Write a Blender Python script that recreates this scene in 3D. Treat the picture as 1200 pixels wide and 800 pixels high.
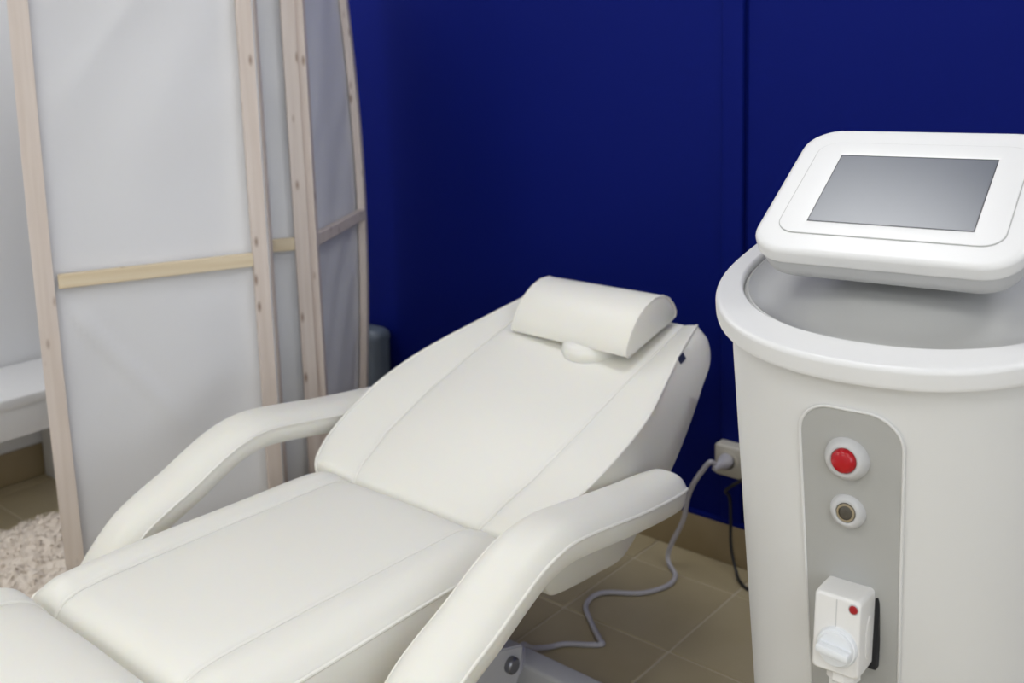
import bpy, bmesh, math, random
from mathutils import Vector, Matrix, noise
random.seed(4)
for o in list(bpy.data.objects): bpy.data.objects.remove(o, do_unlink=True)
S = bpy.context.scene
COL = S.collection

# ------------------------------------------------------------------ camera
cam_d = bpy.data.cameras.new('camera'); cam = bpy.data.objects.new('camera', cam_d); COL.objects.link(cam)
right, down, fwd = Vector((.771, .637, -.025)), Vector((.078, -.134, -.988)), Vector((-.633, .759, -.153))
fwd.normalize(); right = (right - fwd * right.dot(fwd)).normalized(); up = right.cross(fwd)
cam.matrix_world = Matrix(((right.x, up.x, -fwd.x, 0), (right.y, up.y, -fwd.y, 0), (right.z, up.z, -fwd.z, 1.36), (0, 0, 0, 1)))
cam_d.sensor_width = 36; cam_d.lens = 35.7; cam_d.shift_x = -.025; cam_d.shift_y = -.1383
cam_d.clip_start = .02
cam_d.dof.use_dof = True; cam_d.dof.focus_distance = 1.45; cam_d.dof.aperture_fstop = 4.2
S.camera = cam

# ------------------------------------------------------------------ light, exposure
w = bpy.data.worlds.new('world'); S.world = w; w.use_nodes = True
w.node_tree.nodes['Background'].inputs[0].default_value = (.75, .82, 1, 1)
w.node_tree.nodes['Background'].inputs[1].default_value = .3
S.view_settings.view_transform = 'Standard'; S.view_settings.look = 'None'
S.view_settings.gamma = 1; S.view_settings.use_curve_mapping = False
S.view_settings.exposure = .13
LAMPS = [(x, y, p * k) for y, p in ((1.65, 4.4), (-.3, 3.0), (-1.8, 4.6)) for x, k in ((-2.85, 1.6), (-.95, .95), (.5, 1))]     # ceiling panels: x, y, watts
CEIL = 2.6
for lx, ly, pw in LAMPS:
    l = bpy.data.lights.new('panel_lamp', 'AREA'); l.shape = 'SQUARE'; l.size = .56; l.energy = pw; l.color = (.935, .97, 1.0)
    lo = bpy.data.objects.new('panel_lamp', l); COL.objects.link(lo); lo.location = (lx, ly, CEIL - .035)
WY0, WY1, WZ0, WZ1 = -1.7, .3, .85, 2.25            # unseen window added in the right-hand wall for side fill
l = bpy.data.lights.new('side_fill', 'AREA'); l.shape = 'RECTANGLE'; l.size = WZ1 - WZ0; l.size_y = WY1 - WY0; l.energy = 27; l.color = (.88, .94, 1)  # fill lamp added at the unseen opening to brighten side faces
lo = bpy.data.objects.new('side_fill', l); COL.objects.link(lo); lo.location = (1.60, (WY0 + WY1) / 2, (WZ0 + WZ1) / 2); lo.rotation_euler = (0, math.pi / 2, 0)

# ------------------------------------------------------------------ materials
def mat(name, col, rough=.5, metal=0, bump=None, var=None, spec=.5, coat=0):
    m = bpy.data.materials.new(name); m.use_nodes = True
    nt = m.node_tree; b = nt.nodes['Principled BSDF']
    b.inputs['Base Color'].default_value = (*col, 1); b.inputs['Roughness'].default_value = rough
    b.inputs['Metallic'].default_value = metal; b.inputs['Specular IOR Level'].default_value = spec
    b.inputs['Coat Weight'].default_value = coat; b.inputs['Coat Roughness'].default_value = rough * .9
    tc = nt.nodes.new('ShaderNodeTexCoord')
    if bump:                                            # scale, strength, distance
        n = nt.nodes.new('ShaderNodeTexNoise'); n.inputs['Scale'].default_value = bump[0]; n.inputs['Detail'].default_value = 4
        nt.links.new(tc.outputs['Object'], n.inputs['Vector'])
        bp = nt.nodes.new('ShaderNodeBump'); bp.inputs['Strength'].default_value = bump[1]; bp.inputs['Distance'].default_value = bump[2]
        nt.links.new(n.outputs['Fac'], bp.inputs['Height']); nt.links.new(bp.outputs['Normal'], b.inputs['Normal'])
    if var:                                             # scale, second colour
        n = nt.nodes.new('ShaderNodeTexNoise'); n.inputs['Scale'].default_value = var[0]; n.inputs['Detail'].default_value = 3
        nt.links.new(tc.outputs['Object'], n.inputs['Vector'])
        r = nt.nodes.new('ShaderNodeValToRGB'); r.color_ramp.elements[0].color = (*col, 1); r.color_ramp.elements[1].color = (*var[1], 1)
        r.color_ramp.elements[0].position = .35; r.color_ramp.elements[1].position = .65
        nt.links.new(n.outputs['Fac'], r.inputs['Fac']); nt.links.new(r.outputs['Color'], b.inputs['Base Color'])
    return m

def pine(name, c1, c2, knot, grain=(60, 60, 2.5)):
    m = bpy.data.materials.new(name); m.use_nodes = True
    nt = m.node_tree; N = nt.nodes; L = nt.links; b = N['Principled BSDF']; b.inputs['Roughness'].default_value = .6
    tc = N.new('ShaderNodeTexCoord'); mp = N.new('ShaderNodeMapping'); mp.inputs['Scale'].default_value = grain
    L.new(tc.outputs['Object'], mp.inputs['Vector'])
    n = N.new('ShaderNodeTexNoise'); n.inputs['Scale'].default_value = 1; n.inputs['Detail'].default_value = 4
    L.new(mp.outputs['Vector'], n.inputs['Vector'])
    r = N.new('ShaderNodeValToRGB'); r.color_ramp.elements[0].color = (*c1, 1); r.color_ramp.elements[1].color = (*c2, 1)
    r.color_ramp.elements[0].position = .35; r.color_ramp.elements[1].position = .7
    L.new(n.outputs['Fac'], r.inputs['Fac'])
    mp2 = N.new('ShaderNodeMapping'); mp2.inputs['Scale'].default_value = (26, 26, 9); L.new(tc.outputs['Object'], mp2.inputs['Vector'])
    v = N.new('ShaderNodeTexVoronoi'); v.inputs['Scale'].default_value = 1; L.new(mp2.outputs['Vector'], v.inputs['Vector'])
    r2 = N.new('ShaderNodeValToRGB'); r2.color_ramp.elements[0].color = (1, 1, 1, 1); r2.color_ramp.elements[1].color = (0, 0, 0, 1)
    r2.color_ramp.elements[0].position = .06; r2.color_ramp.elements[1].position = .17
    L.new(v.outputs['Distance'], r2.inputs['Fac'])
    mx = N.new('ShaderNodeMix'); mx.data_type = 'RGBA'; mx.inputs['B'].default_value = (*knot, 1)
    L.new(r2.outputs['Color'], mx.inputs['Factor']); L.new(r.outputs['Color'], mx.inputs['A'])
    L.new(mx.outputs['Result'], b.inputs['Base Color'])
    return m

def emit(name, col, st):
    m = bpy.data.materials.new(name); m.use_nodes = True; b = m.node_tree.nodes['Principled BSDF']
    b.inputs['Base Color'].default_value = (.9, .9, .9, 1); b.inputs['Emission Color'].default_value = (*col, 1); b.inputs['Emission Strength'].default_value = st
    return m

def blue_paint():
    return mat('blue_wall_paint', (.0024, .0084, .145), .6, 0, (220, .12, .002), None, .08)

M = dict(
    blue=blue_paint(),
    white_wall=mat('white_wall_paint', (.72, .72, .72), .7, 0, (150, .15, .002)),
    ceil=mat('ceiling_paint', (.8, .8, .8), .8, 0, (120, .1, .002)),
    tile=mat('brown_floor_tile', (.42, .35, .215), .38, 0, (40, .1, .002), (5, (.47, .40, .255))),
    grout=mat('floor_grout', (.62, .56, .44), .85, 0, (200, .3, .002)),
    skirt=mat('skirting_tile', (.30, .23, .125), .4, 0, None, (7, (.34, .265, .155))),
    vinyl=mat('cream_vinyl', (.82, .805, .74), .42, 0, (420, .05, .001), None, .45),
    vinyl_d=mat('cream_vinyl_piping', (.83, .815, .75), .45),
    gap=mat('stitch_shadow_thread', (.60, .59, .52), .7),
    tag=mat('navy_tag', (.02, .025, .07), .7),
    frame=mat('white_powder_coat', (.62, .62, .64), .35, 0, (300, .05, .001)),
    steel=mat('grey_steel', (.25, .25, .27), .35, .8),
    dark=mat('dark_gap', (.012, .012, .014), .8),
    plastic=mat('white_moulded_plastic', (.75, .748, .742), .33, 0, (500, .03, .0006), None, .5),
    body=mat('white_shell', (.73, .728, .715), .38, 0, (400, .04, .0006), None, .5),
    grey=mat('grey_plastic', (.42, .42, .405), .42, 0, (500, .05, .0005)),
    tray=mat('grey_tray', (.54, .54, .525), .32, 0, (300, .03, .0006)),
    shell=mat('pale_grey_plastic', (.55, .55, .55), .4),
    lcd=mat('display_glass', (.05, .063, .085), .32, 0, None, None, 1.0, .4),
    lcd_edge=mat('display_edge', (.02, .02, .022), .4),
    red=mat('red_button', (.43, .002, .009), .22, 0, (60, .2, .002), None, .5),
    reddot=mat('red_dot', (.35, .006, .012), .4),
    chrome=mat('nickel', (.55, .5, .42), .25, 1),
    keyhole=mat('lock_core', (.12, .11, .095), .4, .6),
    box=mat('connector_plastic', (.80, .79, .77), .4),
    knob=mat('connector_knob', (.80, .82, .84), .35),
    cable=mat('grey_cable', (.52, .51, .55), .45),
    black=mat('black_rubber', (.012, .012, .013), .5),
    socket=mat('cream_socket', (.60, .57, .50), .4),
    fabric=mat('white_screen_fabric', (.77, .775, .80), .85, 0, (9, .12, .012), None, .2),
    post=pine('pale_pine', (.68, .585, .52), (.77, .685, .625), (.33, .235, .18)),
    bar=pine('yellow_pine', (.70, .57, .38), (.78, .67, .49), (.34, .2, .1), (3, 3, 70)),
    bench=mat('white_bench', (.70, .695, .685), .5, 0, (90, .1, .001)),
    rug=mat('cream_shaggy_pile', (.70, .61, .52), .95, 0, None, (9, (.78, .70, .61))),
    bin=mat('slate_plastic', (.085, .105, .135), .45),
    lamp=emit('lamp_diffuser', (1, .98, .95), 4),
    rubber=mat('castor_rubber', (.03, .03, .03), .6),
)

v_ = M['vinyl'].node_tree.nodes['Principled BSDF']          # padded vinyl lets a little warm light through
v_.inputs['Subsurface Weight'].default_value = .3; v_.inputs['Subsurface Radius'].default_value = (1, .8, .4); v_.inputs['Subsurface Scale'].default_value = .03

# ------------------------------------------------------------------ helpers
def finish(name, bm, m, parent=None, smooth=35, loc=None):
    bmesh.ops.recalc_face_normals(bm, faces=bm.faces[:])
    me = bpy.data.meshes.new(name); bm.to_mesh(me); bm.free()
    if smooth is not None:
        for p in me.polygons: p.use_smooth = True
        me.set_sharp_from_angle(angle=math.radians(smooth))
    me.materials.append(m)
    o = bpy.data.objects.new(name, me); COL.objects.link(o)
    if parent: o.parent = parent
    if loc: o.location = loc
    return o

def crisp(o):
    m = o.modifiers.new('normals', 'WEIGHTED_NORMAL'); m.keep_sharp = True; m.weight = 80; return o

def root(name, loc, label, cat, rz=0, group=None):
    o = bpy.data.objects.new(name, None); o.empty_display_size = .1; COL.objects.link(o)
    o.location = loc; o.rotation_euler = (0, 0, rz); o['label'] = label; o['category'] = cat
    if group: o['group'] = group
    return o

def tag(o, label, cat, group=None):
    o['label'] = label; o['category'] = cat
    if group: o['group'] = group
    return o

def struct(o): o['kind'] = 'structure'; return o

def box(bm, x0, x1, y0, y1, z0, z1, bev=0, seg=2, mtx=None):
    vs = [bm.verts.new((x, y, z)) for x in (x0, x1) for y in (y0, y1) for z in (z0, z1)]
    fs = [bm.faces.new([vs[i] for i in f]) for f in ((0, 1, 3, 2), (4, 6, 7, 5), (0, 4, 5, 1), (2, 3, 7, 6), (0, 2, 6, 4), (1, 5, 7, 3))]
    if bev:
        es = list({e for f in fs for e in f.edges})
        g = bmesh.ops.bevel(bm, geom=es, offset=bev, segments=seg, profile=.5, affect='EDGES')
        vs = list({v for f in g['faces'] for v in f.verts} | {v for v in vs if v.is_valid})
    if mtx: bmesh.ops.transform(bm, matrix=mtx, verts=vs)
    return vs

def loft(bm, rings, closed=True, cap=True):
    R = [[bm.verts.new(p) for p in r] for r in rings]; n = len(R[0])
    for a, b in zip(R, R[1:]):
        for i in range(n if closed else n - 1):
            j = (i + 1) % n
            bm.faces.new((a[i], a[j], b[j], b[i]))
    if cap:
        bm.faces.new(R[0]); bm.faces.new(R[-1])
    return R

def catmull(pts, per=6, closed=False):
    P = [Vector(p) for p in pts]; n = len(P); out = []
    for i in range(n if closed else n - 1):
        p0 = P[(i - 1) % n] if closed or i > 0 else P[0] * 2 - P[1]
        p1 = P[i]; p2 = P[(i + 1) % n]
        p3 = P[(i + 2) % n] if closed or i + 2 < n else P[-1] * 2 - P[-2]
        for k in range(per):
            t = k / per
            out.append(.5 * ((2 * p1) + (p2 - p0) * t + (2 * p0 - 5 * p1 + 4 * p2 - p3) * t * t + (3 * p1 - p0 - 3 * p2 + p3) * t ** 3))
    if not closed: out.append(P[-1])
    return out

def tube(bm, path, r, sides=8, closed=False, taper=None):
    P = [Vector(p) for p in path]; n = len(P); rings = []; nrm = None
    for i in range(n):
        t = (P[(i + 1) % n] - P[i - 1]) if closed or 0 < i < n - 1 else (P[1] - P[0] if i == 0 else P[-1] - P[-2])
        if t.length < 1e-9: t = Vector((0, 0, 1))
        t.normalize()
        if nrm is None:
            nrm = t.orthogonal().normalized()
        nrm = (nrm - t * nrm.dot(t))
        nrm = nrm.normalized() if nrm.length > 1e-6 else t.orthogonal().normalized()
        b = t.cross(nrm); rr = r if taper is None else taper(i / (n - 1)) * r
        rings.append([P[i] + (nrm * math.cos(a) + b * math.sin(a)) * rr for a in [2 * math.pi * k / sides for k in range(sides)]])
    if closed: rings.append(rings[0]); loft(bm, rings, True, False); bmesh.ops.remove_doubles(bm, verts=bm.verts[:], dist=1e-6)
    else: loft(bm, rings)

def lathe(bm, prof, axis_m, n=24, cap=True):
    """profile (radius, height) around local z, moved by axis_m"""
    rings = [[axis_m @ Vector((r * math.cos(2 * math.pi * k / n), r * math.sin(2 * math.pi * k / n), h)) for k in range(n)] for r, h in prof]
    loft(bm, rings, True, cap)

def rrect(w0, w1, h0, h1, r, n=7):
    out = []
    for cx, cy, a0 in ((w1 - r, h1 - r, 0), (w0 + r, h1 - r, 90), (w0 + r, h0 + r, 180), (w1 - r, h0 + r, 270)):
        for k in range(n):
            a = math.radians(a0 + 90 * k / (n - 1)); out.append((cx + r * math.cos(a), cy + r * math.sin(a)))
    return out

def interp(x, xs, ys):
    if x <= xs[0]: return ys[0]
    for a, b, c, d in zip(xs, xs[1:], ys, ys[1:]):
        if x <= b: return c + (d - c) * (x - a) / (b - a)
    return ys[-1]

# ------------------------------------------------------------------ the room
YW, XL, XR, YF = 2.216, -3.30, 1.5, -2.3
SK = .108
bm = bmesh.new(); box(bm, XL - .1, XR + .1, YF - .1, YW + .1, -.06, -.004)
floor = struct(finish('floor', bm, M['grout'], None, None))
bm = bmesh.new(); box(bm, -.1472, .1472, -.1472, .1472, -.006, 0, .0015, 1)
bmesh.ops.recalc_face_normals(bm, faces=bm.faces[:])
tm = bpy.data.meshes.new('tile'); bm.to_mesh(tm); bm.free(); tm.materials.append(M['tile'])
gx, gy = -1.44, 2.087
def tile_mesh(x0, x1, y0, y1):
    b = bmesh.new(); box(b, x0, x1, y0, y1, -.006, 0, .0015, 1); bmesh.ops.recalc_face_normals(b, faces=b.faces[:])
    me = bpy.data.meshes.new('tile'); b.to_mesh(me); b.free(); me.materials.append(M['tile']); return me
cut = tile_mesh(-.1472, .1472, .0028, YW - gy - .002)
i0 = math.floor((XL - gx) / .3); i1 = math.ceil((XR - gx) / .3)
for i in range(i0, i1):
    xa = max(gx + .3 * i, XL); xb = min(gx + .3 * (i + 1), XR)
    for j in range(0, 15):
        full = xb - xa > .299
        if j == 0:
            me = cut if full else tile_mesh(-(xb - xa) / 2 + .0028, (xb - xa) / 2 - .0028, .0028, YW - gy - .002); cy = gy
        else:
            ya = max(gy - .3 * j, YF); yb = gy - .3 * (j - 1)
            me = tm if full and yb - ya > .299 else tile_mesh(-(xb - xa) / 2 + .0028, (xb - xa) / 2 - .0028, -(yb - ya) / 2 + .0028, (yb - ya) / 2 - .0028); cy = (ya + yb) / 2
        if yb_ok := (j == 0 or yb - ya > .02):
            if xb - xa > .02:
                t = bpy.data.objects.new('tile', me); COL.objects.link(t); t.parent = floor
                t.location = ((xa + xb) / 2, cy, random.uniform(-.0006, .0003))

# blue wall: two boards meeting at a recessed joint beside a raised edge strip
SEAM = -1.185
bm = bmesh.new()
box(bm, XL - .1, XR + .1, YW + .014, YW + .12, 0, CEIL)
wall_back = struct(finish('wall_back', bm, M['blue'], None, None))
for nm, a, b_ in (('wall_board', XL, SEAM - .006), ('wall_board', SEAM + .007, XR)):
    bm = bmesh.new(); box(bm, a, b_, YW, YW + .0145, SK - .004, CEIL, .003, 2); finish(nm, bm, M['blue'], wall_back)
bm = bmesh.new(); box(bm, SEAM - .062, SEAM - .006, YW - .007, YW + .002, SK + .01, CEIL, .004, 3); finish('edge_strip', bm, M['blue'], wall_back)
bm = bmesh.new(); box(bm, XL, XR, YW - .009, YW + .012, SK - .001, SK + .012, .004, 2)
struct(finish('trim_1', bm, M['blue']))
bm = bmesh.new(); box(bm, XL, XR, YW - .010, YW + .016, .0, SK, .003, 2)
struct(finish('baseboard_back', bm, M['skirt']))
bm = bmesh.new(); box(bm, XL - .1, XL, YF - .1, YW + .0, 0, CEIL); struct(finish('wall_left', bm, M['white_wall'], None, None))
bm = bmesh.new(); box(bm, XL, XL + .010, YF, YW - .011, 0, SK, .003, 2); struct(finish('baseboard_left', bm, M['skirt']))
bm = bmesh.new()
for y0, y1, z0, z1 in ((YF - .1, WY0, 0, CEIL), (WY1, YW, 0, CEIL), (WY0, WY1, 0, WZ0), (WY0, WY1, WZ1, CEIL)): box(bm, XR, XR + .1, y0, y1, z0, z1)
struct(finish('wall_right', bm, M['white_wall'], None, None))
bm = bmesh.new()
for y0, y1, z0, z1 in ((WY0, WY0 + .05, WZ0, WZ1), (WY1 - .05, WY1, WZ0, WZ1), (WY0 + .05, WY1 - .05, WZ0, WZ0 + .05), (WY0 + .05, WY1 - .05, WZ1 - .05, WZ1), ((WY0 + WY1) / 2 - .03, (WY0 + WY1) / 2 + .03, WZ0 + .05, WZ1 - .05)): box(bm, XR + .01, XR + .06, y0, y1, z0, z1, .004, 1)
win = struct(finish('added_window_1', bm, M['frame']))  # frame for the added opening, out of view
bm = bmesh.new(); box(bm, XL, XR, YF - .1, YF, 0, CEIL); struct(finish('wall_front', bm, M['white_wall'], None, None))
bm = bmesh.new(); box(bm, XL - .1, XR + .1, YF - .1, YW + .1, CEIL, CEIL + .08); struct(finish('ceiling', bm, M['ceil'], None, None))
for k, (lx, ly, pw) in enumerate(LAMPS):
    side = ('in the row nearest the blue wall', 'in the middle row', 'in the row farthest from the blue wall')[k // 3]; lr = ('left', 'middle', 'right')[k % 3]
    r = root('ceiling_light', (lx, ly, CEIL), f'square white ceiling panel, {lr} one {side}', 'ceiling light', 0, 'ceiling light panels')
    bm = bmesh.new(); box(bm, -.3, .3, -.3, .3, -.022, 0, .004, 2); finish('frame', bm, M['frame'], r)
    bm = bmesh.new(); box(bm, -.275, .275, -.275, .275, -.026, -.0215); finish('diffuser', bm, M['lamp'], r, None)

# ------------------------------------------------------------------ treatment chair
XC = -1.354; Y0 = 1.05
chair = root('treatment_chair', (XC, Y0, 0), 'cream vinyl reclining treatment chair with two armrests and a headrest bolster', 'chair')
def L(x, y, z): return Vector((x, y - Y0, z))

def cushion(st, seam, shape, ns=11):
    """st: list of (top y,z, bottom y,z, half width top, half width bottom); returns rings, left/right edge paths, seam paths"""
    rings = []; ep = ([], []); sp = ([], [])
    for (yt, zt, yb, zb, w, wb, k) in st:
        T = Vector((0, yt, zt)); B = Vector((0, yb, zb)); d = (T - B); th = d.length; d = d / th
        s = seam / w if isinstance(seam, float) else interp(yt, *seam) / w
        fr = sorted(set([-1, -.985, -.95, -.9, -.82, -.75, -.68] + [-s - .03, -s - .008, -s, -s + .008, -s + .04, -s * .66, -s * .33, 0]))
        fr = fr + [-f for f in reversed(fr[:-1])]
        ring = []
        for f in fr:
            x = f * w; h = shape(abs(f), s) * k
            if abs(abs(f) - s) < .003: h -= .0045 * k
            elif abs(abs(f) - s) < .012: h -= .002 * k
            p = T + d * h + Vector((x, 0, 0)); ring.append(L(*p))
        ep[0].append(ring[0].copy()); ep[1].append(ring[-1].copy())
        i_s = min(range(len(fr)), key=lambda q: abs(fr[q] + s)); sp[0].append(ring[i_s].copy()); sp[1].append(ring[len(fr) - 1 - i_s].copy())
        e = shape(1, s) * k
        for q, ww in ((.25, .35), (.6, .8), (.96, 1.0)):
            p = T * (1 - q) + B * q + d * e * (1 - q); ring.append(L(w + (wb - w) * ww + .003 * math.sin(q * 3.1), p.y, p.z))
        for f in (.985, .5, 0, -.5, -.985): ring.append(L(wb * f, yb, zb))
        for q, ww in ((.96, 1.0), (.6, .8), (.25, .35)):
            p = T * (1 - q) + B * q + d * e * (1 - q); ring.append(L(-(w + (wb - w) * ww) - .004 * math.sin(q * 3.1), p.y, p.z))
        rings.append(ring)
    return rings, ep, sp

BACK_EDGE = []
def smooth_st(st, per=5):
    """refine the stations with a spline"""
    a = catmull([(s[0], s[1], s[4]) for s in st], per); b = catmull([(s[2], s[3], s[5]) for s in st], per); c = catmull([(s[6], 0, 0) for s in st], per)
    return [(p.x, p.y, q.x, q.y, p.z, q.z, max(0, min(1, r.x))) for p, q, r in zip(a, b, c)]

def build_cushion(name, st, seam, shape, pipe_off=1, caps=(True, True)):
    st = smooth_st(st); rings, ep, sp = cushion(st, seam, shape)
    bm = bmesh.new(); loft(bm, rings); o = finish(name, bm, M['vinyl'], chair, 50)
    if name == 'backrest': BACK_EDGE.extend(ep[1])
    for p in ep:
        bm = bmesh.new(); tube(bm, p, .0032, 7); finish('piping', bm, M['vinyl_d'], o)
    for p in sp:
        q = p[2:-9] if name == 'backrest' else p[2:-2]
        bm = bmesh.new()
        sgn = 1 if p[0].x > 0 else -1
        tube(bm, [v + Vector((sgn * .001, 0, .0030)) for v in q], .0036, 8); finish('stitched_seam', bm, M['vinyl_d'], o)
    return o

def seat_shape(f, s):           # flat between the seams, falling away at the sides
    t = max(0, (f - s) / (1 - s))
    return .009 * math.sin(math.pi * t) - .026 * t ** 3.2 if f > s else .004 * (1 - (f / s) ** 2)
def back_shape(f, s):           # side bolsters a little proud of the middle
    if f <= s: return .003 * (1 - (f / s) ** 2)
    t = (f - s) / (1 - s); return .015 * t - .003 * max(0, (t - .8) / .2) ** 2

seat = build_cushion('seat', [
    (.634, .470, .650, .40, .258, .25, .2), (.631, .488, .645, .385, .266, .256, .5), (.638, .507, .645, .38, .271, .26, .85), (.657, .521, .655, .378, .273, .263, 1),
    (.70, .5275, .70, .377, .273, .264, 1), (.85, .528, .85, .376, .272, .268, 1), (1.0, .526, 1.0, .378, .268, .274, 1), (1.12, .524, 1.12, .388, .268, .280, 1),
    (1.18, .5215, 1.18, .396, .267, .284, 1), (1.213, .509, 1.208, .399, .264, .285, .9), (1.226, .485, 1.218, .401, .258, .284, .5), (1.230, .462, 1.224, .408, .252, .280, .2)], .169, seat_shape)
leg = build_cushion('leg_rest', [
    (-.05, .47, -.045, .42, .225, .22, .2), (-.052, .50, -.04, .39, .24, .235, .6), (-.02, .528, -.02, .382, .25, .245, 1), (.1, .56, .1, .382, .262, .256, 1), (.3, .568, .3, .382, .267, .26, 1),
    (.48, .566, .48, .382, .268, .262, 1), (.555, .556, .555, .382, .267, .262, 1), (.597, .539, .597, .384, .264, .26, .95), (.620, .508, .617, .39, .258, .254, .7), (.627, .485, .625, .40, .25, .246, .3)], .169, seat_shape)
back = build_cushion('backrest', [
    (1.262, .43, 1.278, .412, .245, .268, .1), (1.243, .452, 1.282, .398, .262, .282, .3), (1.230, .482, 1.286, .392, .275, .290, .6), (1.234, .505, 1.30, .389, .285, .295, .9), (1.256, .521, 1.345, .386, .296, .300, 1),
    (1.30, .543, 1.41, .385, .312, .306, 1), (1.36, .568, 1.475, .394, .324, .318, 1), (1.45, .604, 1.545, .45, .332, .325, 1), (1.55, .638, 1.64, .513, .325, .322, 1),
    (1.65, .671, 1.728, .583, .300, .312, 1), (1.75, .701, 1.80, .632, .270, .295, .85), (1.82, .722, 1.85, .66, .252, .282, .6), (1.868, .735, 1.876, .685, .239, .268, .4), (1.880, .729, 1.888, .702, .231, .255, .2)],
    ([1.22, 1.25, 1.35, 1.5, 1.9], [.165, .178, .198, .207, .205]), back_shape)
pp = min(BACK_EDGE, key=lambda v: abs(v.y + Y0 - 1.742))
bm = bmesh.new(); box(bm, -.001, .0015, -.011, .011, -.012, .003, .0008, 1, Matrix.Translation(pp + Vector((.005, 0, 0))) @ Matrix.Rotation(.32, 4, 'X') @ Matrix.Rotation(-.35, 4, 'Y'))
o = finish('care_tag', bm, M['tag'], back); o['label'] = 'small navy fabric tag'

# headrest bolster: D section, the right end is seen
prof = [(1.668, .713), (1.669, .724), (1.677, .741), (1.692, .763), (1.715, .786), (1.745, .804), (1.778, .8145), (1.81, .814), (1.837, .802), (1.855, .784), (1.863, .767), (1.861, .757), (1.84, .749), (1.76, .731), (1.69, .713), (1.676, .709)]
cyc = Vector((0, 1.765, .755))
def hr_ring(x, k):
    sh = .05 * (.19 - x) / .38            # the bolster sits slightly askew
    dz = -.014 * (.19 - x) / .38
    return [L(x, cyc.y + (y - cyc.y) * k + sh, cyc.z + (z - cyc.z) * k + dz) for y, z in prof]
bm = bmesh.new(); XS = [(-.166, .90), (-.164, .955), (-.160, .985), (-.154, 1)] + [(-.154 + .0334 * i, 1) for i in range(1, 10)] + [(.18, 1), (.186, .985), (.19, .955), (.192, .90)]
R_ = loft(bm, [hr_ring(x, k) for x, k in XS]); hr = finish('headrest', bm, M['vinyl'], chair, 50)
for xx in (-.163, .189):
    bm = bmesh.new(); tube(bm, hr_ring(xx, .985), .0026, 6, True); finish('piping', bm, M['vinyl_d'], hr)
bm = bmesh.new()
mt = Matrix.Translation(L(.060, 1.738, .677)) @ Matrix.Rotation(math.radians(17), 4, 'X')
lathe(bm, [(.068, 0), (.07, .006), (.07, .03), (.064, .042), (.05, .048)], mt, 36); finish('headrest_plug', bm, M['vinyl'], chair, 50)

# armrests
APATH = [(1.512, .548), (1.50, .552), (1.46, .557), (1.40, .563), (1.33, .572), (1.26, .583), (1.20, .592), (1.155, .596), (1.115, .592), (1.075, .581), (1.03, .561), (.975, .533), (.92, .509), (.875, .484), (.835, .448), (.80, .408), (.775, .365), (.765, .335)]
AW = [.036, .046, .053, .055, .056, .056, .056, .056, .056, .056, .056, .056, .056, .056, .056, .054, .048, .036]
def arm(sgn):
    pts = catmull([(w_, y, z) for w_, (y, z) in zip(AW, APATH)], 5); rings = []; e0 = []; e1 = []
    n = len(pts)
    for i, p in enumerate(pts):
        t = (pts[min(i + 1, n - 1)] - pts[max(i - 1, 0)]); t.x = 0; t.normalize()
        nn = Vector((0, t.z, -t.y)); nn = nn if nn.z > 0 else -nn
        w_ = p.x; k = min(1, .35 + min(i, n - 1 - i) / 7)
        c = Vector((.392 * sgn, p.y, p.z)); ring = []
        for f in (-1, -.97, -.88, -.72, -.5, -.25, 0, .25, .5, .72, .88, .97, 1):
            h = .024 * k * (1 - abs(f) ** 3.4)
            ring.append(L(*(c + Vector((f * w_, 0, 0)) + nn * h)))
        e0.append(ring[0].copy()); e1.append(ring[-1].copy())
        for f, h in ((1.0, -.010), (.97, -.024), (.86, -.036), (.5, -.040), (0, -.041), (-.5, -.040), (-.86, -.036), (-.97, -.024), (-1.0, -.010)):
            ring.append(L(*(c + Vector((f * w_, 0, 0)) + nn * h * k)))
        rings.append(ring)
    bm = bmesh.new(); loft(bm, rings); o = finish('armrest', bm, M['vinyl'], chair, 50)
    for e in (e0, e1):
        bm = bmesh.new(); tube(bm, e, .003, 7); finish('piping', bm, M['vinyl_d'], o)
    # steel bracket that carries the pad from the seat frame
    bm = bmesh.new(); tube(bm, catmull([L(.385 * sgn, .815, .39), L(.36 * sgn, .83, .37), L(.30 * sgn, .86, .36), L(.20 * sgn, .88, .36)], 5), .014, 10); finish('armrest_bracket', bm, M['frame'], chair)
    return o
a1 = arm(1); a2 = arm(-1)

# chair base
bm = bmesh.new(); box(bm, -.24, .24, .68 - Y0, 1.2 - Y0, .345, .377, .006, 2); finish('seat_frame', bm, M['frame'], chair)
bm = bmesh.new(); box(bm, -.20, .20, .0 - Y0, .60 - Y0, .352, .383, .006, 2); finish('leg_rest_frame', bm, M['frame'], chair)
bm = bmesh.new(); box(bm, -.12, .12, .55 - Y0, .75 - Y0, .33, .352, .004, 2); finish('hinge_plate', bm, M['frame'], chair)
for yy in (1.484, .50):
    bm = bmesh.new(); box(bm, -.36, .42, yy - .028 - Y0, yy + .028 - Y0, .018, .082, .008, 3); fr = finish('foot_rail', bm, M['frame'], chair)
    for xx in (-.33, .39):
        bm = bmesh.new(); lathe(bm, [(.018, 0), (.02, .004), (.02, .014), (.012, .020)], Matrix.Translation((xx, yy - Y0, 0)), 16); finish('rubber_foot', bm, M['rubber'], fr)
bm = bmesh.new(); box(bm, -.05, .05, .52 - Y0, 1.47 - Y0, .03, .08, .006, 2); finish('base_beam', bm, M['frame'], chair)
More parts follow.
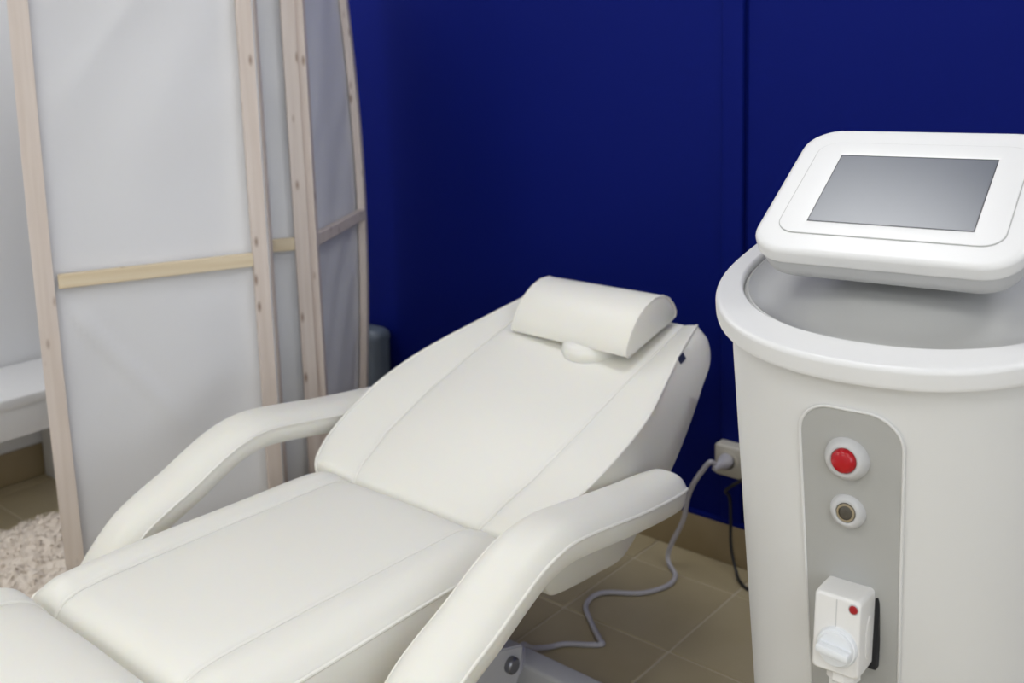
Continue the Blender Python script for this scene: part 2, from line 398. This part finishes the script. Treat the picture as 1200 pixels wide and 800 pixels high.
for xx in (-.075, .075):
    # scissor lift arms standing on the beam, ending in a rounded plate with a grey pivot bolt
    a_, b_ = Vector((0, 1.40 - Y0, .12)), Vector((0, .80 - Y0, .335)); d = (b_ - a_).normalized(); nn = Vector((0, -d.z, d.y)) * .036
    if nn.z < 0: nn = -nn
    outl = [a_ - d * .028 + nn * .95, a_ - d * .036 - nn * .6, a_ - d * .02 - nn * 2.6, a_ + d * .10 - nn * 1.6, b_ - nn * .8, b_ + d * .03, b_ + nn * .8]
    bm = bmesh.new(); r0 = [Vector((xx - .012, p.y, max(p.z, .022))) for p in outl]; r1 = [Vector((xx + .012, p.y, max(p.z, .022))) for p in outl]
    loft(bm, [r0, r1]); bmesh.ops.bevel(bm, geom=bm.edges[:], offset=.003, segments=2, affect='EDGES'); lp = finish('lift_arm', bm, M['frame'], chair)
    s = 1 if xx > 0 else -1
    mt = Matrix.Translation((xx + s * .011, 1.395 - Y0, .122)) @ Matrix.Rotation(s * math.pi / 2, 4, 'Y')
    bm = bmesh.new(); lathe(bm, [(.017, 0), (.017, .012), (.014, .015), (.006, .0155)], mt, 20); o = finish('pivot_bolt', bm, M['steel'], lp); o['label'] = 'grey steel pivot bolt'
bm = bmesh.new(); lathe(bm, [(.026, 0), (.026, .16)], Matrix.Translation((0, .95 - Y0, .08)), 20); lathe(bm, [(.018, .16), (.018, .27)], Matrix.Translation((0, .95 - Y0, .08)), 20); finish('lift_actuator', bm, M['steel'], chair)
bm = bmesh.new(); box(bm, -.10, .10, 1.10 - Y0, 1.50 - Y0, .365, .392, .005, 2); finish('back_frame', bm, M['frame'], chair)

# ------------------------------------------------------------------ laser machine
MX, MY = -.46, 1.30
mach = root('treatment_machine', (MX, MY, 0), 'white floor-standing cosmetic laser machine with a tilted touch screen and red button', 'machine', math.radians(4))
SL = .17
def rimz(y): return 1.0325 + SL * y
def outline(a, bf, bb, nf, nb, y0=.05, n=96):
    out = []
    for k in range(n):
        t = 2 * math.pi * k / n; c, s = math.cos(t), math.sin(t); b, e = (bb, nb) if s > 0 else (bf, nf)
        r = (abs(c / a) ** e + abs(s / b) ** e) ** (-1 / e); out.append((r * c, y0 + r * s))
    return out
def oring(dz, a=.255, bf=.28, bb=.20, nf=2.25, nb=3.6): return [(x, y, rimz(y) + dz) for x, y in outline(a, bf, bb, nf, nb)]
def orin(d, dz): return oring(dz, .255 - d, .28 - d, .20 - d)
def irin(d, dz): return oring(dz, .226 - d, .222 - d, .172 - d, 2.2, 3.2)
bm = bmesh.new()
rim_r = [orin(.030, -.025), orin(.006, -.026), orin(.0045, -.026), orin(.002, -.025), orin(.0012, -.0225), orin(.0008, -.020), orin(.0001, -.006), orin(.0005, -.0038), orin(.0016, -.0018), orin(.0036, -.0005), orin(.006, 0), orin(.008, .0), irin(-.004, .0), irin(-.003, -.0002), irin(-.0012, -.001), irin(0, -.003), irin(.0004, -.006), irin(.001, -.03)]
loft(bm, rim_r, True, False); rim = crisp(finish('top_rim', bm, M['plastic'], mach, 40))
# grey dished tray inside the rim rising to the neck of the screen
bm = bmesh.new()
tr = [irin(-.001, -.028), irin(.002, -.010), irin(.007, -.0065)]
for q, dz in ((.012, -.012), (.022, -.017), (.036, -.019), (.055, -.018), (.08, -.013), (.105, -.005), (.13, .004)): tr.append(irin(q, dz))
loft(bm, tr, True, False); bm.faces.new([v for v in bm.verts][-96:]); finish('tray', bm, M['tray'], mach, 60)
# body
def bring(z, top=False):
    k = (.95 - z)
    a = .2335 - .053 * k; bf = .253 - .10 * k; bb = .172 - .02 * k
    o_ = outline(a, bf, bb, 2.25, 3.4)
    return [(x, y, (rimz(y) - .022) if top else min(z, rimz(y) - .024)) for x, y in o_]
def yfront(x, z):
    k = (.95 - z); a = .2335 - .053 * k; bf = .253 - .10 * k
    return .05 - bf * max(0, 1 - abs(x / a) ** 2.25) ** (1 / 2.25)
bm = bmesh.new()
loft(bm, [bring(.07), bring(.075)] + [bring(.1 + .08 * i) for i in range(11)] + [bring(.94), bring(.95, True)]); finish('body', bm, M['body'], mach, 50)
bm = bmesh.new(); o_ = outline(.185, .17, .16, 2.6, 3.4)
loft(bm, [[(x * 1.0, y, .045) for x, y in o_], [(x * 1.02, y, .055) for x, y in o_], [(x * 1.02, y, .078) for x, y in o_]]); finish('plinth', bm, M['grey'], mach, 40)
for cx in (-.13, .13):
    for cy in (-.05, .15):
        bm = bmesh.new()
        lathe(bm, [(.012, -.011), (.022, -.012), (.025, -.008), (.025, .008), (.022, .012), (.012, .011)], Matrix.Translation((cx, cy, .025)) @ Matrix.Rotation(math.pi / 2, 4, 'Y'), 20)
        box(bm, cx - .016, cx + .016, cy - .006, cy + .006, .03, .05, .002, 1); finish('castor', bm, M['rubber'], mach)

# front control panel
def pw(z): return .0625 - .006 * max(0, (.9 - z)) / .3
ZT, ZB, CR = .928, .42, .042
def half(z):
    w_ = pw(z)
    if z > ZT - CR: w_ = w_ - CR + math.sqrt(max(0, CR ** 2 - (z - ZT + CR) ** 2))
    if z < ZB + CR: w_ = w_ - CR + math.sqrt(max(0, CR ** 2 - (ZB + CR - z) ** 2))
    return max(w_, .004)
zs = [ZT - CR * (1 - math.cos(math.pi / 2 * (1 - i / 10))) * 0 - CR * (1 - math.sin(math.pi / 2 * (1 - i / 10))) for i in range(11)] + [ZT - CR - (ZT - ZB - 2 * CR) * i / 16 for i in range(1, 17)] + [ZB + CR * (1 - math.sin(math.pi / 2 * i / 8)) for i in range(1, 9)]
PXC = -.0055
def pt(x, z, off): return (x + PXC, yfront(x + PXC, z) - off, z)
bm = bmesh.new(); rows = [[pt(half(z) * f, z, .0022) for f in [k / 6 - 1 for k in range(13)]] for z in zs]
loft(bm, rows, False, False)
border = [Vector(r[-1]) for r in rows] + [Vector(p) for p in rows[-1][::-1][1:]] + [Vector(r[0]) for r in rows[::-1][1:]] + [Vector(p) for p in rows[0][1:-1]]
pan = finish('control_panel', bm, M['grey'], mach, 50); pan['label'] = 'grey vertical control panel strip'
bm = bmesh.new(); tube(bm, border, .0020, 8, True); finish('panel_lip', bm, M['body'], pan)
def face_m(x, z, off=0):
    return Matrix.Translation(pt(x - PXC, z, off)) @ Matrix.Rotation(math.radians(-4), 4, 'X') @ Matrix.Rotation(math.pi / 2, 4, 'X')
# red button in a domed white collar
m_ = face_m(-.0075, .866)
bm = bmesh.new(); lathe(bm, [(.027, .0015), (.0265, .005), (.024, .010), (.0205, .0145), (.018, .016), (.0155, .0155), (.0148, .012)], m_, 32, False); c = finish('button_collar', bm, M['shell'], pan, 50)
bm = bmesh.new(); lathe(bm, [(.0148, .009), (.0148, .0165), (.0135, .0195), (.010, .0215), (.005, .0225), (.001, .0227)], m_, 28); o = finish('push_button', bm, M['red'], pan, 50); o['label'] = 'red round push button'
m_ = face_m(-.0075, .797)
bm = bmesh.new(); lathe(bm, [(.022, .0015), (.0215, .004), (.0195, .008), (.016, .011), (.0145, .0115), (.0122, .011), (.0118, .008)], m_, 32, False); finish('lock_collar', bm, M['shell'], pan, 50)
bm = bmesh.new(); lathe(bm, [(.0116, .006), (.0116, .0105), (.0108, .0118), (.0085, .0118), (.0082, .009)], m_, 28, True); lk = finish('key_lock', bm, M['chrome'], pan, 40); lk['label'] = 'round metal key lock'
bm = bmesh.new(); lathe(bm, [(.008, .0085), (.008, .0105), (.006, .0112)], m_, 24); box(bm, -.0012, .0012, -.0045, .0045, .0108, .0116, 0, 1, m_); finish('lock_core', bm, M['keyhole'], pan)

# connector box plugged into the panel
zc, xc = .643, -.005
fm = Matrix.Translation((xc, yfront(xc, zc) - .001, zc)) @ Matrix.Rotation(math.radians(-5), 4, 'X') @ Matrix.Rotation(math.pi / 2, 4, 'X')
bm = bmesh.new(); box(bm, -.0325, .0345, -.045, .064, -.004, .009, .0015, 1, fm); o = finish('socket_recess', bm, M['dark'], pan); o['label'] = 'dark recess edge around the connector'
bm = bmesh.new()
def cr(w_, hb, ht, zz, r=.006): return [fm @ Vector((x, y, zz)) for x, y in rrect(-w_, w_, -hb, ht, r)]
loft(bm, [cr(.029, .039, .058, .001), cr(.029, .039, .058, .040), cr(.0283, .0385, .0575, .0545), cr(.027, .037, .056, .057), cr(.0245, .035, .053, .058)])
con = crisp(finish('connector_box', bm, M['box'], mach, 40)); con['label'] = 'white plastic cable connector with a turning knob'
bm = bmesh.new(); box(bm, -.0016, -.0006, .0, .053, .0577, .0583, 0, 1, fm); finish('moulding_line', bm, M['shell'], con)
bm = bmesh.new(); lathe(bm, [(.0062, .0575), (.0062, .0587), (.0054, .0591)], fm @ Matrix.Translation((.0192, .0465, 0)), 24); finish('indicator_ring', bm, M['shell'], con)
bm = bmesh.new(); lathe(bm, [(.0052, .0587), (.005, .0595), (.003, .0601)], fm @ Matrix.Translation((.0192, .0465, 0)), 24); o = finish('indicator', bm, M['reddot'], con); o['label'] = 'dark red indicator dot'
km = fm @ Matrix.Translation((.0022, -.004, 0))
bm = bmesh.new(); lathe(bm, [(.0245, .0565), (.024, .0605), (.0225, .063), (.021, .0635), (.0205, .067), (.0195, .068), (.004, .0682)], km, 36); kn = finish('knob', bm, M['knob'], con, 40)
km2 = km @ Matrix.Rotation(math.radians(-6), 4, 'Z')
bm = bmesh.new(); box(bm, -.020, .020, -.005, .005, .0655, .080, .003, 2, km2); finish('knob_grip', bm, M['knob'], kn)
for sx in (-1, 1):
    bm = bmesh.new(); lathe(bm, [(.011, 0), (.011, .002), (.009, .0024)], fm @ Matrix.Translation((sx * .028, .004, .028)) @ Matrix.Diagonal((1, 2.4, 1, 1)) @ Matrix.Rotation(sx * math.pi / 2, 4, 'Y'), 20); finish('grip_pad', bm, M['box'], con)
bm = bmesh.new()
gm = fm @ Matrix.Translation((.003, -.036, .032)) @ Matrix.Rotation(math.pi / 2, 4, 'X')
lathe(bm, [(.020, -.004), (.0205, .004), (.0205, .014), (.017, .018), (.017, .05), (.015, .055)], gm, 10); finish('cable_gland', bm, M['box'], con, 25)
p0 = gm @ Vector((0, 0, .05))
bm = bmesh.new(); tube(bm, catmull([p0, p0 + Vector((0, -.004, -.09)), p0 + Vector((.02, -.01, -.22)), p0 + Vector((.09, .01, -.30)), p0 + Vector((.19, .06, -.24)), p0 + Vector((.235, .12, -.05)), p0 + Vector((.243, .16, .12))], 8), .0125, 12)
o = finish('handpiece_hose', bm, M['shell'], mach); o['label'] = 'pale grey hose leaving the connector'
bm = bmesh.new(); box(bm, .222, .262, .13, .20, .62, .72, .008, 2); finish('hose_holder', bm, M['plastic'], mach)

# tilted screen head
TI = math.radians(27)
def hm(): return Matrix.Translation((-.012, -.052, 1.12)) @ Matrix.Rotation(TI, 4, 'X') @ Matrix.Rotation(math.radians(1.3), 4, 'Z')
H = hm()
def pr(u0, u1, v0, v1, r, z): return [H @ Vector((u, v, z)) for u, v in rrect(u0, u1, v0, v1, r, 10)]
def soft(d, z, r=.05): return pr(-.167 + d, .167 - d, -.065 + d, .228 - d, r - d * .6, z)
bm = bmesh.new()
loft(bm, [soft(.012, -.0225), soft(.003, -.0222), soft(.001, -.021), soft(.0, -.019), soft(-.0005, -.006), soft(.0004, -.0035), soft(.002, -.0015), soft(.0045, -.0003), soft(.007, 0), soft(.010, 0)]); head = crisp(finish('screen_head', bm, M['plastic'], mach, 50))
bm = bmesh.new(); loft(bm, [soft(.050, -.058), soft(.030, -.0575), soft(.016, -.054), soft(.009, -.047), soft(.0055, -.036), soft(.004, -.0215)]); o = finish('rear_shell', bm, M['shell'], head, 50); o['label'] = 'pale grey underside shell of the screen'
bm = bmesh.new(); loft(bm, [pr(-.1405, .1405, -.0275, .1905, .028, .0002), pr(-.1405, .1405, -.0275, .1905, .028, .0007)]); finish('bezel_joint', bm, M['grey'], head)
bm = bmesh.new()
lo, li = rrect(-.1395, .1395, -.0265, .1895, .027, 10), None
# bezel: a frame with a recessed opening for the display
def fr_ring(u0, u1, v0, v1, r, z): return pr(u0, u1, v0, v1, r, z)
loft(bm, [fr_ring(-.1395, .1395, -.0265, .1895, .027, 0), fr_ring(-.1395, .1395, -.0265, .1895, .027, .0012), fr_ring(-.1385, .1385, -.0255, .1885, .026, .0018), fr_ring(-.107, .107, -.004, .162, .002, .0018), fr_ring(-.1035, .1035, -.0005, .1585, .001, .0008)], True, False)
crisp(finish('bezel', bm, M['plastic'], head, 40))
bm = bmesh.new(); loft(bm, [pr(-.106, .106, -.003, .161, .001, .0003), pr(-.106, .106, -.003, .161, .001, .00085)]); finish('display_border', bm, M['lcd_edge'], head, None)
bm = bmesh.new(); loft(bm, [pr(-.1022, .1022, .0012, .156, .001, .0005), pr(-.1022, .1022, .0012, .156, .001, .0011)]); o = finish('display', bm, M['lcd'], head, None); o['label'] = 'blank grey touch display'
# neck
bm = bmesh.new()
def nk(w_, y0, y1, z): return [(x, y, z) for x, y in rrect(-w_, w_, y0, y1, .03, 8)]
def nkt(w_, y0, y1): return [(x - .0, y, 1.12 + (y + .052) * math.tan(TI) - .047) for x, y in rrect(-w_, w_, y0, y1, .03, 8)]
loft(bm, [nk(.115, .03, .19, 1.01), nk(.105, .035, .185, 1.05), nkt(.095, .04, .18)]); finish('screen_neck', bm, M['tray'], mach, 50)

# ------------------------------------------------------------------ folding screen
Z_BAR = .84; HT = 1.78
scr = root('folding_screen', (-2.28, 1.5, 0), 'four-panel folding privacy screen, pale pine frames with white fabric, left of the chair', 'screen')
SO = Vector((-2.28, 1.5, 0))
def post(a, d, nrm, w_, th, bow=0, z1=HT, off=0, bdir=None):
    """square timber along z at a (outer edge); width along d, thickness along nrm"""
    rings = []
    for i in range(15):
        z = .0 + z1 * i / 14; t = i / 14; s = bow * math.sin(math.pi * min(1, t)) if bow else 0
        p = Vector((a.x, a.y, z)) - SO + (bdir or d) * s
        rings.append([p + nrm * off, p + d * w_ + nrm * off, p + d * w_ + nrm * (off + th), p + nrm * (off + th)])
    bm = bmesh.new(); loft(bm, rings)
    bmesh.ops.bevel(bm, geom=[e for e in bm.edges if abs((e.verts[0].co - e.verts[1].co).z) > .02], offset=.002, segments=2, affect='EDGES')
    return finish('post', bm, M['post'], scr, 30)
def bar(a, b, nrm, z0, z1, th, off=0, m='bar'):
    a = Vector((a.x, a.y, 0)) - SO; b = Vector((b.x, b.y, 0)) - SO
    bm = bmesh.new(); r0 = [a + nrm * off + Vector((0, 0, z0)), a + nrm * (off + th) + Vector((0, 0, z0)), a + nrm * (off + th) + Vector((0, 0, z1)), a + nrm * off + Vector((0, 0, z1))]
    r1 = [p + (b - a) for p in r0]; loft(bm, [r0, r1]); bmesh.ops.bevel(bm, geom=bm.edges[:], offset=.0015, segments=1, affect='EDGES')
    return finish('crossbar', bm, M[m], scr, 30)
def cloth(a, b, nrm, off, seed, bowf=None):
    a = Vector((a.x, a.y, 0)) - SO; b = Vector((b.x, b.y, 0)) - SO; d = b - a; nu, nv = 40, 110
    bm = bmesh.new(); G = []
    for j in range(nv + 1):
        row = []
        for i in range(nu + 1):
            u, v = i / nu, j / nv; z = .06 + (HT - .1) * v
            e = min(1, 6 * min(u, 1 - u))
            # diagonal tension creases running off the frame
            c = noise.noise(Vector((u * 1.2 + z * 1.5 + seed, (u * .53 - z) * 5.5, seed))) * .010 + noise.noise(Vector((u * 2, z * 2.2, seed + 7))) * .006
            if seed == 1:                   # two pulled creases as in the photograph
                for (ua, za, ub, zb, hh, ww) in ((.08, .79, .60, .42, .007, .022), (.80, 1.70, .10, 1.22, .006, .035)):
                    q = Vector((ub - ua, zb - za)); t_ = max(0, min(1, ((u - ua) * q.x + (z - za) * q.y) / q.length_squared))
                    c += hh * math.exp(-((u - ua - q.x * t_) ** 2 * .28 + (z - za - q.y * t_) ** 2) / ww ** 2) * math.sin(math.pi * (.15 + .85 * t_)) ** .5
            row.append(bm.verts.new(a + d * u + nrm * (off + c * e) + Vector((0, 0, z)) + (bowf(z) * u if bowf else Vector((0, 0, 0)))))
        G.append(row)
    for j in range(nv):
        for i in range(nu): bm.faces.new((G[j][i], G[j][i + 1], G[j + 1][i + 1], G[j + 1][i]))
    o = finish('fabric', bm, M['fabric'], scr, 80)
    so = o.modifiers.new('thickness', 'SOLIDIFY'); so.thickness = .0012
    return o
def panel(a, b, wl, wr, th, fabric_off, bar_off, bow=(0, 0), seed=0, bar_th=.018):
    a = Vector((*a, 0)); b = Vector((*b, 0)); d = (b - a).normalized(); nrm = Vector((d.y, -d.x, 0))        # nrm faces the chair
    post(a, d, nrm, wl, th, bow[0]); post(b - d * wr, d, nrm, wr, th, bow[1])
    ia, ib = a + d * (wl + .0005), b - d * (wr + .0005)
    bar(ia, ib, nrm, Z_BAR - .0165, Z_BAR + .0165, bar_th, bar_off)
    bar(ia, ib, nrm, HT - .045, HT - .005, bar_th, bar_off); bar(ia, ib, nrm, .05, .085, bar_th, bar_off)
    cloth(a + d * .004, b - d * .004, nrm, fabric_off, seed)
panel((-2.362, 1.020), (-2.150, 1.498), .042, .036, .022, -.004, .003, (-.008, 0), 1)
panel((-2.478, 1.250), (-2.166, 1.530), .034, .030, .022, .026, .003, (0, 0), 2)
panel((-2.470, 1.285), (-2.222, 1.684), .036, .036, .022, -.004, .003, (0, 0), 3)
# last panel: seen from its other side, its end post bowed out towards the chair
a = Vector((-2.224, 1.683, 0)); b = Vector((-2.514, 2.060, 0)); d = (b - a).normalized(); nrm = Vector((d.y, -d.x, 0)); BOW = .045
post(a, d, nrm, .024, .026); post(b - d * .034, d, nrm, .034, .022, BOW, bdir=nrm)
def bowed(z): return nrm * BOW * math.sin(math.pi * z / HT)
for z_, m in ((Z_BAR, 'post'), (HT - .025, 'bar'), (.067, 'bar')): bar(a + d * .025, b - d * .035 + bowed(z_), nrm, z_ - .0165, z_ + .0165, .022, .002, m)
cloth(a + d * .004, b - d * .004, nrm, -.004, 9, bowed)

# ------------------------------------------------------------------ bench, rug, bin
bn = root('bench', (-3.12, .6, 0), 'long white bench against the left wall behind the screen', 'bench')
bm = bmesh.new(); box(bm, -.165, .17, -1.0, .86, .362, .392, .004, 2); finish('bench_top', bm, M['bench'], bn)
bm = bmesh.new(); box(bm, -.165, .155, -.98, .845, .268, .3615, .003, 2); finish('apron', bm, M['bench'], bn)
for yy in (.78, -.1, -.95):
    bm = bmesh.new(); box(bm, -.165, -.065, yy, yy + .04, 0, .268, .003, 2); finish('leg', bm, M['bench'], bn)

rg = root('rug', (-2.735, .75, 0), 'shaggy cream rug on the tiles between bench and screen', 'rug')
def inrug(x, y): return True
bm = bmesh.new(); nu, nv = 90, 330; G = []
RX, RY = .228, .88
def rz(x, y):
    e = min(1, 9 * min(RX - abs(x), RY - abs(y)) + .1)
    return .004 + .026 * max(0, e) * (1 + .35 * noise.noise(Vector((x * 60 + 3 * noise.noise(Vector((x * 9, y * 9, 5))), y * 60, 3))) + .5 * noise.noise(Vector((x * 16, y * 16, 1))))
for j in range(nv + 1):
    G.append([bm.verts.new((RX * (2 * i / nu - 1) * (1 + .03 * noise.noise(Vector((j * .12, i * .1, 8)))), RY * (2 * j / nv - 1), rz(RX * (2 * i / nu - 1), RY * (2 * j / nv - 1)))) for i in range(nu + 1)])
for j in range(nv):
    for i in range(nu): bm.faces.new((G[j][i], G[j][i + 1], G[j + 1][i + 1], G[j + 1][i]))
finish('backing', bm, M['rug'], rg, 80)
bm = bmesh.new()
for k in range(4500):
    x = random.uniform(-RX, RX); y = random.uniform(-RY, RY); z = rz(x, y) - .003; a = random.uniform(0, 6.28); ln = random.uniform(.014, .03); w_ = random.uniform(.002, .005)
    t = Vector((math.cos(a), math.sin(a), 0)); s_ = Vector((-t.y, t.x, 0)) * w_; p = Vector((x, y, z))
    v = [bm.verts.new(q) for q in (p - s_, p + s_, p + t * ln * .5 + s_ * .7 + Vector((0, 0, ln * .45)), p + t * ln * .5 - s_ * .7 + Vector((0, 0, ln * .45)), p + t * ln + Vector((0, 0, ln * .3)))]
    bm.faces.new((v[0], v[1], v[2], v[3])); bm.faces.new((v[3], v[2], v[4]))
o = finish('pile', bm, M['rug'], rg, None); o['kind'] = 'stuff'

bn2 = root('waste_bin', (-2.548, 2.160, 0), 'slate grey plastic bin tucked between the screen and the blue wall', 'bin')
bm = bmesh.new()
def br(w_, z, r=.03, dp=.040): return [(x, y, z) for x, y in rrect(-w_, w_, -dp, dp, r)]
loft(bm, [br(.06, 0), br(.063, .01), br(.071, .395), br(.071, .405)]); finish('bin_body', bm, M['bin'], bn2, 40)
bm = bmesh.new(); loft(bm, [br(.0735, .401, .032, .0425), br(.0735, .413, .032, .0425), br(.07, .426, .03, .039), br(.058, .434, .026, .03), br(.044, .437, .015, .018)]); finish('bin_lid', bm, M['bin'], bn2, 50)

# ------------------------------------------------------------------ socket and cables
so = root('wall_socket', (-1.172, YW, .297), 'cream surface-mounted double wall socket above the skirting', 'socket')
bm = bmesh.new(); box(bm, -.075, .075, -.042, .0, -.042, .042, .008, 3); finish('housing', bm, M['socket'], so)
for sx in (-.036, .036):
    bm = bmesh.new(); lathe(bm, [(.030, .0), (.030, .003), (.027, .004), (.022, .0035), (.020, .001)], Matrix.Translation((sx, -.041, 0)) @ Matrix.Rotation(math.pi / 2, 4, 'X'), 24); finish('outlet_ring', bm, M['socket'], so)
pl_ = root('power_cable', (-1.30, 1.9, 0), 'grey power cable winding over the tiles from wall plug to chair base', 'cable')
def W(x, y, z): return Vector((x + 1.30, y - 1.9, z))
CP = [(-1.21, 2.125, .302), (-1.218, 2.105, .318), (-1.24, 2.10, .288), (-1.263, 2.10, .25), (-1.283, 2.105, .205), (-1.300, 2.11, .137), (-1.336, 2.11, .06), (-1.345, 2.107, .025), (-1.335, 2.10, .008), (-1.316, 2.085, .0065), (-1.293, 2.06, .0065), (-1.286, 2.01, .0065), (-1.318, 1.943, .0065), (-1.385, 1.897, .0065), (-1.404, 1.863, .0065), (-1.392, 1.812, .0065), (-1.343, 1.767, .0065), (-1.285, 1.722, .0065), (-1.268, 1.710, .0065), (-1.287, 1.692, .0065), (-1.335, 1.659, .0065), (-1.352, 1.62, .012), (-1.34, 1.55, .05), (-1.325, 1.50, .089), (-1.30, 1.47, .089), (-1.285, 1.44, .075), (-1.30, 1.42, .05)]
bm = bmesh.new(); tube(bm, catmull([W(*p) for p in CP], 8), .0062, 10); finish('cord', bm, M['cable'], pl_)
bm = bmesh.new(); pm = Matrix.Translation(W(-1.208, 2.174, .302)) @ Matrix.Rotation(math.pi / 2, 4, 'X')
lathe(bm, [(.018, .002), (.019, .006), (.018, .02), (.012, .034), (.009, .042), (.0075, .06), (.0055, .068)], pm, 20); finish('plug', bm, M['cable'], pl_, 40)
bk = root('black_cord', (-1.17, 2.19, 0), 'thin black cord hanging from the wall socket behind the machine', 'cable')
def B(x, y, z): return Vector((x + 1.17, y - 2.19, z))
bm = bmesh.new(); tube(bm, catmull([B(-1.136, 2.165, .297), B(-1.14, 2.13, .285), B(-1.19, 2.135, .24), B(-1.205, 2.18, .2), B(-1.207, 2.19, .14), B(-1.20, 2.18, .07), B(-1.175, 2.16, .02), B(-1.14, 2.13, .0045), B(-1.05, 2.08, .0045), B(-.9, 1.9, .0045), B(-.74, 1.68, .0045), B(-.70, 1.62, .0045), B(-.55, 1.60, .0045), B(-.40, 1.66, .0045)], 8), .0042, 8); finish('cord', bm, M['black'], bk)
bm = bmesh.new(); lathe(bm, [(.017, .001), (.018, .006), (.016, .022), (.008, .036), (.005, .05)], Matrix.Translation(B(-1.136, 2.174, .297)) @ Matrix.Rotation(math.pi / 2, 4, 'X'), 20); finish('plug', bm, M['black'], bk, 40)
